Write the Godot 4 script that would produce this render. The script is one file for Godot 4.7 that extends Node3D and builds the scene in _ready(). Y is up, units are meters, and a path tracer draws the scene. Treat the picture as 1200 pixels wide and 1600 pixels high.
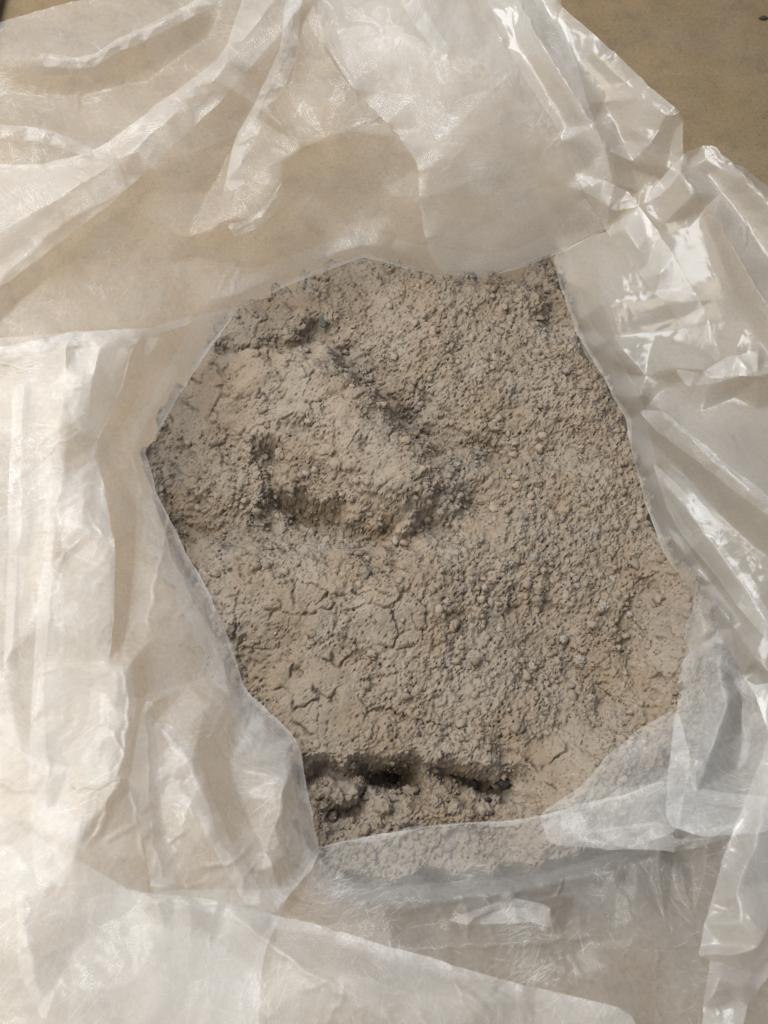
extends Node3D
# A clear plastic bag of wood ash standing open on a brown floor, seen from above.

# ---------------------------------------------------------------- camera
const AIM := Vector3(0, 0.10, 0)
const DIST := 0.43
const TILT := 22.0
const FOV := 64.0
const PW := 1200.0
const PH := 1600.0
var eye: Vector3
var ax: Vector3
var ay: Vector3
var az: Vector3
var rng := RandomNumberGenerator.new()

func set_camera():
	var t := deg_to_rad(TILT)
	eye = AIM + Vector3(0, cos(t), sin(t)) * DIST
	var cam := Camera3D.new()
	cam.name = "camera"
	add_child(cam)
	cam.look_at_from_position(eye, AIM, Vector3(0, 0, -1))
	cam.fov = FOV
	cam.near = 0.01
	cam.far = 50.0
	cam.current = true
	var lens := CameraAttributesPhysical.new()
	lens.frustum_focal_length = 12.0 / tan(deg_to_rad(FOV) / 2.0)
	lens.frustum_focus_distance = 0.43
	lens.frustum_near = 0.01
	lens.frustum_far = 50.0
	lens.exposure_aperture = 11.0
	cam.attributes = lens
	ax = cam.basis.x
	ay = cam.basis.y
	az = -cam.basis.z

func at(px: float, py: float, h_cm: float) -> Vector3:
	# the point at height h that was measured at this place of the photograph
	var k := tan(deg_to_rad(FOV) / 2.0) / (PH / 2.0)
	var d := az + ax * ((px - PW / 2) * k) - ay * ((py - PH / 2) * k)
	var s := (h_cm * 0.01 - eye.y) / d.y
	return eye + d * s

func to_plan(x: float, z: float) -> Vector2:
	# world x, z on the ash level -> survey units
	var k := tan(deg_to_rad(FOV) / 2.0) / (PH / 2.0)
	var v := Vector3(x, 0.10, z) - eye
	var f := v.dot(az)
	return Vector2(PW / 2 + v.dot(ax) / f / k, PH / 2 - v.dot(ay) / f / k)

func set_light():
	var e := Environment.new()
	e.background_mode = Environment.BG_COLOR
	e.background_color = Color(0.57, 0.59, 0.62)
	e.background_energy_multiplier = 1.0
	e.tonemap_mode = Environment.TONE_MAPPER_LINEAR
	e.tonemap_exposure = 1.06
	e.sdfgi_enabled = true
	e.ssao_enabled = true
	e.ssil_enabled = true
	var we := WorldEnvironment.new()
	we.name = "environment"
	we.environment = e
	add_child(we)
	window_light("window_light", Vector3(-0.34, 0.92, -0.36), Vector3(0, 0.1, 0.02), Vector2(0.62, 0.62), Color(0.98, 0.99, 1.0), 1.0)
	window_light("warm_light", Vector3(-0.62, 0.72, 0.22), Vector3(0, 0.1, 0.03), Vector2(0.6, 0.6), Color(1.0, 0.955, 0.87), 0.5)

func window_light(called: String, where: Vector3, towards: Vector3, size: Vector2, color: Color, energy: float):
	var l := AreaLight3D.new()
	l.name = called
	l.area_size = size
	l.light_color = color
	l.light_energy = energy
	l.area_range = 20.0
	l.shadow_enabled = true
	add_child(l)
	l.look_at_from_position(where, towards, Vector3.UP)

# ---------------------------------------------------------------- helpers
func meta(o: Node, label: String, category: String, group := "", kind := ""):
	if label: o.set_meta("label", label)
	if category: o.set_meta("category", category)
	if group: o.set_meta("group", group)
	if kind: o.set_meta("kind", kind)

func noise(seed_: int, freq: float, type := FastNoiseLite.TYPE_SIMPLEX_SMOOTH, octaves := 1) -> FastNoiseLite:
	var n := FastNoiseLite.new()
	n.seed = seed_
	n.frequency = freq
	n.noise_type = type
	if octaves > 1:
		n.fractal_type = FastNoiseLite.FRACTAL_FBM
		n.fractal_octaves = octaves
	else:
		n.fractal_type = FastNoiseLite.FRACTAL_NONE
	return n

func cells(seed_: int, freq: float, ret: int, jitter := 1.0) -> FastNoiseLite:
	var n := noise(seed_, freq, FastNoiseLite.TYPE_CELLULAR)
	n.cellular_return_type = ret
	n.cellular_distance_function = FastNoiseLite.DISTANCE_EUCLIDEAN
	n.cellular_jitter = jitter
	return n

func mesh_of(v: PackedVector3Array, idx: PackedInt32Array, col := PackedColorArray(), uv := PackedVector2Array()) -> ArrayMesh:
	var n := PackedVector3Array()
	n.resize(v.size())
	for i in range(0, idx.size(), 3):
		var a := idx[i]
		var b := idx[i + 1]
		var c := idx[i + 2]
		var f := (v[c] - v[a]).cross(v[b] - v[a])
		n[a] += f
		n[b] += f
		n[c] += f
	for i in n.size():
		n[i] = n[i].normalized()
	var arr := []
	arr.resize(Mesh.ARRAY_MAX)
	arr[Mesh.ARRAY_VERTEX] = v
	arr[Mesh.ARRAY_NORMAL] = n
	arr[Mesh.ARRAY_INDEX] = idx
	if col.size(): arr[Mesh.ARRAY_COLOR] = col
	if uv.size(): arr[Mesh.ARRAY_TEX_UV] = uv
	var m := ArrayMesh.new()
	m.add_surface_from_arrays(Mesh.PRIMITIVE_TRIANGLES, arr)
	return m

func put(called: String, m: Mesh, mat: Material, parent: Node) -> MeshInstance3D:
	var o := MeshInstance3D.new()
	o.name = called
	o.mesh = m
	o.material_override = mat
	parent.add_child(o, true)
	return o

func seg_dist(p: Vector2, line: PackedVector2Array) -> Vector3:
	# x: distance, y: signed side (+ to the left of travel), z: how far along (0..1)
	var best := 1e9
	var side := 0.0
	var along := 0.0
	var m := line.size() - 1
	for i in m:
		var a := line[i]
		var d := line[i + 1] - a
		var t := clampf((p - a).dot(d) / d.length_squared(), 0, 1)
		var q := p - (a + d * t)
		var l := q.length()
		if l < best:
			best = l
			side = signf(d.x * q.y - d.y * q.x)
			along = (i + t) / m
	return Vector3(best, -side, along)

func pl(flat: Array) -> PackedVector2Array:
	var r := PackedVector2Array()
	for i in range(0, flat.size(), 2):
		r.append(Vector2(flat[i], flat[i + 1]))
	return r

# ---------------------------------------------------------------- floor
func build_floor():
	var root := Node3D.new()
	root.name = "floor"
	add_child(root)
	root.set_meta("kind", "structure")
	meta(root, "brown speckled floor beneath the plastic bag", "floor")
	var im := Image.create(1024, 1024, false, Image.FORMAT_RGB8)
	var a := noise(3, 0.006, FastNoiseLite.TYPE_SIMPLEX_SMOOTH, 4)
	var b := noise(4, 0.11, FastNoiseLite.TYPE_SIMPLEX_SMOOTH, 3)
	var c := noise(5, 0.35)
	for y in 1024:
		for x in 1024:
			var k := 1.0 + 0.16 * a.get_noise_2d(x, y) + 0.16 * b.get_noise_2d(x, y) + 0.10 * c.get_noise_2d(x, y)
			var s := b.get_noise_2d(x * 1.7 + 999, y * 1.7)
			if s > 0.50: k *= 0.8
			if c.get_noise_2d(x * 0.31 + 77, y * 0.31) > 0.86: k *= 0.6
			k *= 1.0 - 0.10 * smoothstep(0.05, 0.45, a.get_noise_2d(x * 3.0 + 1500, y * 3.0))
			var w := a.get_noise_2d(x + 4000, y) * 0.012
			im.set_pixel(x, y, Color((0.25 + w) * k, 0.177 * k, (0.097 - w) * k).linear_to_srgb())
	var mat := StandardMaterial3D.new()
	mat.albedo_texture = ImageTexture.create_from_image(im)
	mat.uv1_triplanar = true
	mat.uv1_world_triplanar = true
	mat.uv1_scale = Vector3(2.3, 2.3, 2.3)
	mat.roughness = 0.75
	var pm := PlaneMesh.new()
	pm.size = Vector2(12, 12)
	put("floor_sheet", pm, mat, root)

# ---------------------------------------------------------------- ash
var OPEN := pl([345, 505, 430, 455, 500, 428, 570, 404, 650, 425, 745, 440, 800, 432, 860, 402, 885, 480, 905, 545, 950, 600, 978, 660, 1000, 760, 1030, 850, 1080, 930, 1056, 1105, 990, 1145, 940, 1190, 905, 1250, 840, 1275, 700, 1288, 600, 1302, 500, 1327, 490, 1290, 475, 1210, 467, 1160, 420, 1110, 385, 1080, 340, 950, 300, 880, 270, 820, 240, 760, 228, 705, 250, 670, 290, 600])
var ash_edge: PackedVector2Array
var strokes := []
var soft_spots := []

func reach(l: PackedVector2Array, by: float) -> Rect2:
	var r := Rect2(l[0], Vector2.ZERO)
	for q in l: r = r.expand(q)
	return r.grow(by)

func stroke(flat: Array, width: float, d: float):
	strokes.append({"l": pl(flat), "w": width, "d": d, "k": 0, "box": reach(pl(flat), width * 2.6)})

func cliff(flat: Array, width: float, up: float, up_len: float, down: float, down_len: float):
	# raised on the left of travel, dug out on the right of it
	strokes.append({"l": pl(flat), "w": width, "d": up, "k": 1, "ul": up_len, "dn": down, "dl": down_len, "box": reach(pl(flat), maxf(up_len, down_len) * 4.5)})

func ash_shape():
	ash_edge = PackedVector2Array()
	for poly in Geometry2D.offset_polygon(OPEN, 5.0, Geometry2D.JOIN_ROUND):
		if poly.size() > ash_edge.size(): ash_edge = poly
	for poly in Geometry2D.merge_polygons(ash_edge, pl([1000, 960, 1105, 960, 1120, 1080, 1090, 1200, 990, 1300, 840, 1345, 680, 1360, 560, 1368, 505, 1350, 560, 1250, 800, 1200])):
		if poly.size() > 20: ash_edge = poly
	# the lump pushed up in the middle and the finger trenches round it
	stroke([420, 600, 480, 610, 540, 655, 600, 725, 635, 765], 72, 1.45)
	cliff([690, 690, 640, 650, 600, 612, 560, 575, 520, 548, 470, 540], 20, 0.5, 60, 0.8, 28)
	stroke([545, 572, 590, 612, 625, 648], 16, -0.6)
	stroke([640, 655, 700, 685, 770, 690], 24, -0.6)
	cliff([420, 745, 470, 785, 540, 812, 620, 838, 668, 815, 695, 788], 36, 0.25, 50, 0.6, 34)
	stroke([445, 785, 540, 825, 620, 845, 685, 815], 17, -0.35)
	stroke([430, 765, 480, 792, 520, 806], 13, -0.5)
	stroke([440, 772, 500, 800], 15, -0.6)
	stroke([418, 705, 424, 745, 414, 800], 13, -0.6)
	stroke([395, 690, 440, 690, 470, 720], 16, 0.4)
	stroke([325, 542, 370, 543, 405, 562], 5, -0.45)
	stroke([405, 562, 440, 538, 500, 516, 540, 530], 13, -0.5)
	stroke([380, 500, 440, 505, 500, 490], 30, 0.35)
	stroke([265, 715, 262, 770, 285, 800], 34, -0.7)
	stroke([300, 815, 370, 830, 430, 840], 16, -0.35)
	stroke([430, 530, 560, 590, 650, 655, 760, 692, 880, 705], 40, -0.42)
	stroke([285, 800, 400, 815, 520, 835, 640, 845, 730, 805], 38, -0.6)
	stroke([370, 940, 520, 925, 680, 900, 800, 860], 75, 0.55)
	stroke([680, 520, 800, 560, 880, 600], 70, 0.5)
	# upper right: gently dished, a dark gap where it meets the film
	stroke([690, 455, 760, 460, 830, 470], 30, 0.45)
	stroke([850, 462, 872, 500], 16, -0.45)
	stroke([700, 730, 800, 725, 930, 770], 45, 0.35)
	# lower middle: flat crust
	stroke([380, 960, 470, 1000, 560, 1000, 640, 960], 95, 0.5)
	stroke([760, 900, 860, 1000, 900, 1080], 60, -0.3)
	stroke([850, 960, 905, 1030, 950, 1090], 22, -0.3)
	# pressed faces against the bag
	stroke([1004, 905, 984, 990, 990, 1060, 1015, 1090], 11, -0.35)
	stroke([1075, 900, 1085, 1000, 1060, 1110], 55, 1.3)
	stroke([785, 1165, 800, 1215, 830, 1260], 18, -0.5)
	stroke([900, 1260, 960, 1200], 60, 1.0)
	# the ledge along the front and the low clods under it
	cliff([440, 1212, 500, 1198, 540, 1204, 575, 1182, 610, 1194, 650, 1184, 690, 1204, 735, 1198, 780, 1214, 850, 1210], 24, 0.4, 70, 0.75, 190)
	stroke([560, 1207, 600, 1214, 640, 1216], 17, -1.0)
	stroke([690, 1210, 730, 1216, 785, 1228], 13, -0.8)
	stroke([480, 1210, 532, 1204], 9, -0.5)
	stroke([590, 1212, 625, 1216, 650, 1213], 13, -1.1)
	stroke([480, 1206, 540, 1200], 8, -0.5)
	stroke([565, 1240, 545, 1270, 520, 1280], 8, -0.9)
	stroke([735, 1225, 790, 1228], 14, -0.6)
	stroke([640, 1258, 720, 1270], 30, 0.5)
	stroke([515, 1238, 540, 1248], 24, 0.4)
	# 0 loose crumbs ... 1 smooth crust
	soft_spots = [
		[330, 590, 95, 0.95], [300, 700, 60, 0.4], [460, 600, 85, 0.75], [560, 680, 90, 0.6], [610, 780, 50, 0.75], [450, 500, 60, 0.6], [560, 450, 60, 0.5],
		[470, 950, 50, 0.95], [610, 975, 60, 0.8], [490, 1090, 75, 1.0], [410, 1010, 50, 0.6], [540, 1150, 50, 0.3], [390, 900, 50, 0.5],
		[1045, 1000, 52, 1.0], [860, 1205, 52, 1.0], [910, 1130, 40, 0.5], [290, 840, 40, 0.8],
	]

func macro(p: Vector2) -> float:
	var h := 0.0
	for s in strokes:
		if not s.box.has_point(p): continue
		var q := seg_dist(p, s.l)
		if s.k == 0:
			if q.x < s.w * 2.6:
				h += s.d * exp(-q.x * q.x / (s.w * s.w))
		else:
			var e := smoothstep(0.0, 0.12, q.z) * (1.0 - smoothstep(0.88, 1.0, q.z))
			var x: float = q.x * q.y
			var step: float = smoothstep(-s.w, s.w, x)
			h += e * (step * s.d * exp(-maxf(x, 0) / s.ul) - (1 - step) * s.dn * exp(-maxf(-x, 0) / s.dl))
	return h

func blurred(a: PackedFloat32Array, w: int, h: int) -> PackedFloat32Array:
	var b := a.duplicate()
	for j in range(1, h - 1):
		for i in range(1, w - 1):
			var o := j * w + i
			b[o] = (4.0 * a[o] + 2.0 * (a[o - 1] + a[o + 1] + a[o - w] + a[o + w]) + a[o - w - 1] + a[o - w + 1] + a[o + w - 1] + a[o + w + 1]) / 16.0
	return b

func softness(p: Vector2) -> float:
	var k := 0.0
	for s in soft_spots:
		var d: float = Vector2(s[0], s[1]).distance_to(p) / s[2]
		if d < 1.6:
			k = maxf(k, s[3] * (1.0 - smoothstep(0.55, 1.45, d)))
	return k

const STEP := 0.0005
const X0 := -0.175
const Z0 := -0.172
const NX := 702
const NZ := 768
var ash_h := PackedFloat32Array()
var ash_soft := PackedFloat32Array()

func ash_height(x: float, z: float) -> float:
	var i := clampi(int((x - X0) / STEP), 0, NX - 1)
	var j := clampi(int((z - Z0) / STEP), 0, NZ - 1)
	return ash_h[j * NX + i]

func ash_surface_at(px: float, py: float) -> Vector3:
	var p := at(px, py, 10.0)
	for k in 4:
		p = at(px, py, ash_height(p.x, p.z) * 100.0)
	return p

func build_ash():
	ash_shape()
	# coarse grid of the large forms
	var C := 2
	var cx := NX / C + 2
	var cz := NZ / C + 2
	var big := PackedFloat32Array()
	var soft := PackedFloat32Array()
	var rim := PackedFloat32Array()
	big.resize(cx * cz)
	soft.resize(cx * cz)
	rim.resize(cx * cz)
	var warp := noise(11, 45.0, FastNoiseLite.TYPE_SIMPLEX_SMOOTH, 2)
	var warp2 := noise(12, 190.0, FastNoiseLite.TYPE_SIMPLEX_SMOOTH, 2)
	var edge := ash_edge.duplicate()
	edge.append(edge[0])
	for j in cz:
		for i in cx:
			var x := X0 + i * C * STEP
			var z := Z0 + j * C * STEP
			var p := to_plan(x, z)
			p += Vector2(warp.get_noise_2d(x, z), warp.get_noise_2d(x + 7, z)) * 19.0 + Vector2(warp2.get_noise_2d(x, z), warp2.get_noise_2d(x + 7, z)) * 1.5
			var d := seg_dist(p, edge).x
			if not Geometry2D.is_point_in_polygon(p, ash_edge): d = -d
			rim[j * cx + i] = d
			big[j * cx + i] = macro(p) if d > -60 else 0.0
			soft[j * cx + i] = softness(p)
	for pass_ in 2: big = blurred(big, cx, cz)
	var nl := noise(21, 28.0, FastNoiseLite.TYPE_SIMPLEX_SMOOTH, 4)
	var nm := noise(22, 120.0, FastNoiseLite.TYPE_SIMPLEX_SMOOTH, 3)
	var nf := noise(23, 520.0, FastNoiseLite.TYPE_SIMPLEX_SMOOTH, 2)
	var c1 := cells(24, 75.0, FastNoiseLite.RETURN_DISTANCE)
	var c2 := cells(25, 205.0, FastNoiseLite.RETURN_DISTANCE)
	var c3 := cells(26, 440.0, FastNoiseLite.RETURN_DISTANCE)
	var bl1 := noise(33, 85.0, FastNoiseLite.TYPE_SIMPLEX_SMOOTH, 2)
	var bl2 := noise(34, 260.0, FastNoiseLite.TYPE_SIMPLEX_SMOOTH, 2)
	var hx := noise(35, 300.0, FastNoiseLite.TYPE_SIMPLEX_SMOOTH, 2)
	var k1 := cells(27, 62.0, FastNoiseLite.RETURN_DISTANCE2_SUB)
	var k2 := cells(28, 150.0, FastNoiseLite.RETURN_DISTANCE2_SUB)
	var mk := noise(29, 34.0, FastNoiseLite.TYPE_SIMPLEX_SMOOTH, 2)
	var fl := noise(30, 900.0)
	var fl2 := noise(31, 130.0, FastNoiseLite.TYPE_SIMPLEX_SMOOTH, 2)
	var tint := noise(32, 22.0, FastNoiseLite.TYPE_SIMPLEX_SMOOTH, 3)
	var v := PackedVector3Array()
	var col := PackedColorArray()
	v.resize(NX * NZ)
	col.resize(NX * NZ)
	ash_h.resize(NX * NZ)
	ash_soft.resize(NX * NZ)
	for j in NZ:
		var fj := float(j) / C
		var j0 := int(fj)
		var tj := fj - j0
		for i in NX:
			var fi := float(i) / C
			var i0 := int(fi)
			var ti := fi - i0
			var o := j0 * cx + i0
			var w00 := (1 - ti) * (1 - tj)
			var w10 := ti * (1 - tj)
			var w01 := (1 - ti) * tj
			var w11 := ti * tj
			var hb := big[o] * w00 + big[o + 1] * w10 + big[o + cx] * w01 + big[o + cx + 1] * w11
			var sf := soft[o] * w00 + soft[o + 1] * w10 + soft[o + cx] * w01 + soft[o + cx + 1] * w11
			var rd := rim[o] * w00 + rim[o + 1] * w10 + rim[o + cx] * w01 + rim[o + cx + 1] * w11
			var x := X0 + i * STEP
			var z := Z0 + j * STEP
			var id := j * NX + i
			if rd < -70:
				v[id] = Vector3(x, -0.01, z)
				ash_h[id] = -0.01
				continue
			var yb := hb * 0.0138
			var m1 := nm.get_noise_3d(x, yb, z)
			var wx := x + 0.0022 * m1
			var wy := yb + 0.0022 * nm.get_noise_3d(x, yb + 3, z)
			var wz := z + 0.0022 * nm.get_noise_3d(x + 3, yb, z)
			var mask := mk.get_noise_2d(x, z)
			sf = clampf(sf + 0.6 * mask * (1.0 - sf), 0, 1)
			# steep faces break open: no smooth crust there
			var oc := clampi(o, cx + 1, big.size() - 2 * cx - 3)
			var sx := (big[oc + 2] - big[oc - 1]) * 13.8 / (3.0 * C * STEP * 1000.0)
			var sz := (big[oc + 2 * cx] - big[oc - cx]) * 13.8 / (3.0 * C * STEP * 1000.0)
			var steep := sx * sx + sz * sz
			sf *= 1.0 - 0.7 * smoothstep(0.3, 1.2, steep)
			var rough := (1.0 - sf) * 0.95
			# relief in mm, outwards from the large form
			var h := 2.2 * nl.get_noise_2d(x, z) + 0.9 * m1 * (0.25 + rough) + 0.30 * nf.get_noise_3d(x, yb, z) * (0.2 + rough)
			var bf := smoothstep(0.2, 0.7, steep)
			var bump := 0.0
			var big_lump := clampf(0.4 + 1.6 * mask, 0.0, 1.2)
			if bf < 1.0:
				var b1 := c1.get_noise_2d(wx, wz) + 1.0
				var b2 := c2.get_noise_2d(wx, wz) + 1.0
				var b3 := c3.get_noise_2d(wx, wz) + 1.0
				var v1 := 1.0 - 2.2 * absf(bl1.get_noise_2d(wx, wz))
				var v2 := 1.0 - 2.2 * absf(bl2.get_noise_2d(wx, wz))
				bump = (1.0 - bf) * (-1.3 * v1 - 0.8 * v2 + 1.6 * (0.5 - b1 * b1) * big_lump + 1.15 * (0.5 - b2 * b2) + 0.6 * (0.5 - b3 * b3))
			if bf > 0.0:
				var b1 := c1.get_noise_3d(wx, wy, wz) + 1.0
				var b2 := c2.get_noise_3d(wx, wy, wz) + 1.0
				var b3 := c3.get_noise_3d(wx, wy, wz) + 1.0
				var v1 := 1.0 - 2.2 * absf(bl1.get_noise_3d(wx, wy, wz))
				var v2 := 1.0 - 2.2 * absf(bl2.get_noise_3d(wx, wy, wz))
				bump += bf * (-1.3 * v1 - 0.8 * v2 + 1.6 * (0.5 - b1 * b1) * big_lump + 1.3 * (0.5 - b2 * b2) + 0.7 * (0.5 - b3 * b3))
			h += rough * bump
			# cracks in the crust
			var q1 := k1.get_noise_2d(wx, wz) + 1.0
			var q2 := k2.get_noise_2d(wx, wz) + 1.0
			var cm := smoothstep(-0.25, 0.3, fl2.get_noise_2d(x * 0.4, z * 0.4)) * (0.35 + 0.65 * sf)
			h -= 2.8 * cm * (1.0 - smoothstep(0.0, 0.10, q1))
			h -= 0.8 * cm * (1.0 - smoothstep(0.0, 0.10, q2))
			# little pits
			var pit := fl2.get_noise_3d(x * 3.1 + 50, yb * 3.1, z * 3.1)
			h -= 1.6 * smoothstep(0.42, 0.62, pit) * (0.4 + rough)
			var up := Vector3(-sx, 1.0, -sz).normalized()
			var pos := Vector3(x, 0.098 + yb, z) + up * (h * 0.001)
			if rd < 0:
				pos.y -= rd * rd * lerpf(0.00022, 0.00005, smoothstep(0.06, 0.10, z))
			pos.y = maxf(pos.y, 0.004)
			v[id] = pos
			ash_h[id] = pos.y
			ash_soft[id] = sf
			# pigment: beige powder, greyer and paler patches, char flecks
			var t := tint.get_noise_2d(x, z)
			var k := 1.0 + 0.10 * t + 0.09 * nf.get_noise_2d(x + 9, z) + 0.05 * m1
			var g := clampf(0.5 + 1.1 * tint.get_noise_2d(x + 5, z + 5) + 0.0, 0, 1)
			var cc := Color(0.246, 0.192, 0.139).lerp(Color(0.268, 0.226, 0.181), g)
			var fk := fl.get_noise_2d(x, z)
			if fk > 0.72 and fl2.get_noise_2d(x + 2, z + 1) > -0.05:
				k *= 0.30
			elif fk < -0.80:
				k *= 1.35
			col[id] = Color(cc.r * k, cc.g * k, cc.b * k)
	for c in CRACKS: carve(v, c)
	var idx := PackedInt32Array()
	for j in NZ - 1:
		for i in NX - 1:
			var a := j * NX + i
			if ash_h[a] < 0 or ash_h[a + 1] < 0 or ash_h[a + NX] < 0 or ash_h[a + NX + 1] < 0: continue
			idx.append_array(PackedInt32Array([a, a + 1, a + NX, a + 1, a + NX + 1, a + NX]))
	var mat := StandardMaterial3D.new()
	mat.vertex_color_use_as_albedo = true
	mat.roughness = 1.0
	mat.metallic_specular = 0.2
	var root := Node3D.new()
	root.name = "ash_heap"
	add_child(root)
	meta(root, "heap of beige grey wood ash filling the open plastic bag", "ash")
	put("powder", mesh_of(v, idx, col), mat, root)
	build_crumbs(root, mat)

# cracks in the crust: width mm, depth mm, then x, y ...
var CRACKS := [
	[1.0, 4.0, 320, 540, 345, 541, 372, 545, 392, 552, 408, 563], [0.8, 3.0, 443, 920, 470, 913, 500, 922, 512, 935, 500, 952], [0.6, 2.5, 482, 966, 460, 968, 445, 962, 440, 945],
	[0.7, 2.5, 512, 935, 540, 938, 560, 932], [0.8, 3.0, 560, 935, 590, 930, 612, 940, 632, 930, 660, 948, 668, 975, 660, 1000, 630, 1018, 600, 1015], [0.6, 2.5, 618, 955, 612, 980, 605, 1000], [0.6, 2.5, 640, 960, 650, 985, 668, 990],
	[0.6, 2.5, 400, 985, 405, 1010, 395, 1018], [0.7, 3.0, 530, 1005, 545, 1000, 560, 1010], [1.1, 4.0, 575, 1112, 600, 1106, 625, 1116, 650, 1128, 690, 1130], [0.5, 2.0, 440, 1072, 455, 1082, 460, 1092], [0.5, 2.0, 495, 1080, 500, 1100, 496, 1130, 510, 1150],
	[0.5, 2.0, 500, 1150, 520, 1160], [0.8, 3.0, 640, 1235, 615, 1255, 600, 1250, 585, 1258], [0.9, 4.0, 570, 1238, 552, 1262, 530, 1272, 515, 1285], [0.6, 2.5, 660, 1262, 640, 1280, 650, 1300], [0.6, 2.5, 700, 1245, 705, 1265, 690, 1285],
	[0.6, 2.5, 478, 600, 490, 620, 478, 640], [0.6, 2.5, 560, 700, 545, 720, 560, 735], [0.6, 2.5, 330, 640, 345, 655, 340, 680], [0.7, 3.0, 520, 640, 505, 655, 510, 672], [0.6, 2.0, 455, 560, 462, 580, 450, 600], [0.6, 2.5, 600, 670, 615, 690, 640, 695],
	[0.8, 3.5, 400, 715, 408, 735, 412, 755, 418, 775], [0.7, 2.5, 285, 800, 310, 812, 340, 815], [0.6, 2.0, 560, 440, 575, 455, 570, 475], [0.5, 2.0, 600, 420, 612, 440, 640, 450], [0.7, 3.0, 380, 1000, 372, 1030, 385, 1050], [0.9, 3.5, 940, 1060, 965, 1090, 985, 1105], [0.6, 2.5, 690, 1035, 710, 1050, 735, 1045],
]

func carve(v: PackedVector3Array, c: Array):
	var nz := noise(91, 190.0, FastNoiseLite.TYPE_SIMPLEX_SMOOTH, 2)
	var line := PackedVector2Array()
	for i in range(2, c.size(), 2):
		var p := at(c[i], c[i + 1], 10.0 if c[i + 1] < 1200 else 8.8)
		line.append(Vector2(p.x, p.z))
	var box := Rect2(line[0], Vector2.ZERO)
	for q in line: box = box.expand(q)
	box = box.grow(0.004)
	for j in range(maxi(0, int((box.position.y - Z0) / STEP)), mini(NZ, int((box.end.y - Z0) / STEP))):
		for i in range(maxi(0, int((box.position.x - X0) / STEP)), mini(NX, int((box.end.x - X0) / STEP))):
			var p := Vector2(X0 + i * STEP, Z0 + j * STEP)
			var w := p + Vector2(nz.get_noise_2d(p.x, p.y), nz.get_noise_2d(p.x + 5, p.y)) * 0.0016
			var s := seg_dist(w, line)
			var wide: float = c[0] * 0.0007 * (0.62 + 0.8 * nz.get_noise_2d(p.x * 0.5 + 9, p.y * 0.5 + 2))
			if s.x < wide * 1.6:
				var k := 1.0 - smoothstep(wide * 0.3, wide * 1.6, s.x)
				var id := j * NX + i
				v[id].y -= c[1] * 0.0006 * k
				ash_h[id] = v[id].y

func piece_mat(c: Color, rough_: float) -> StandardMaterial3D:
	var im := Image.create(256, 256, false, Image.FORMAT_RGB8)
	var n := noise(int(c.r * 1000) + 5, 0.07, FastNoiseLite.TYPE_SIMPLEX_SMOOTH, 4)
	for y in 256:
		for x in 256:
			var k := 1.0 + 0.35 * n.get_noise_2d(x, y)
			im.set_pixel(x, y, Color(c.r * k, c.g * k, c.b * k).linear_to_srgb())
	var m := StandardMaterial3D.new()
	m.albedo_texture = ImageTexture.create_from_image(im)
	m.uv1_triplanar = true
	m.uv1_world_triplanar = true
	m.uv1_scale = Vector3(40, 40, 40)
	m.roughness = rough_
	return m

func chunk(seed_: int, jag: float) -> ArrayMesh:
	# an irregular broken piece: lump flattened by a few random cuts
	var r := RandomNumberGenerator.new()
	r.seed = seed_
	var cuts := []
	for k in 6:
		cuts.append([Vector3(r.randfn(0, 1), r.randfn(0, 1), r.randfn(0, 1)).normalized(), 0.55 + 0.35 * r.randf()])
	var n := noise(seed_, 1.6, FastNoiseLite.TYPE_SIMPLEX_SMOOTH, 3)
	var v := PackedVector3Array()
	var idx := PackedInt32Array()
	var rings := 14
	var segs := 22
	for a in rings + 1:
		var th := PI * a / rings
		for s in segs:
			var ph := TAU * s / segs
			var d := Vector3(sin(th) * cos(ph), cos(th), sin(th) * sin(ph))
			var l := 1.0
			for c in cuts:
				var q: float = d.dot(c[0])
				if q > 0.01: l = minf(l, c[1] / q)
			v.append(d * l * (1.0 + jag * n.get_noise_3dv(d * 1.5)))
	for a in rings:
		for s in segs:
			var i := a * segs + s
			var j := a * segs + (s + 1) % segs
			idx.append_array(PackedInt32Array([i, j, i + segs, j, j + segs, i + segs]))
	return mesh_of(v, idx)

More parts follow.
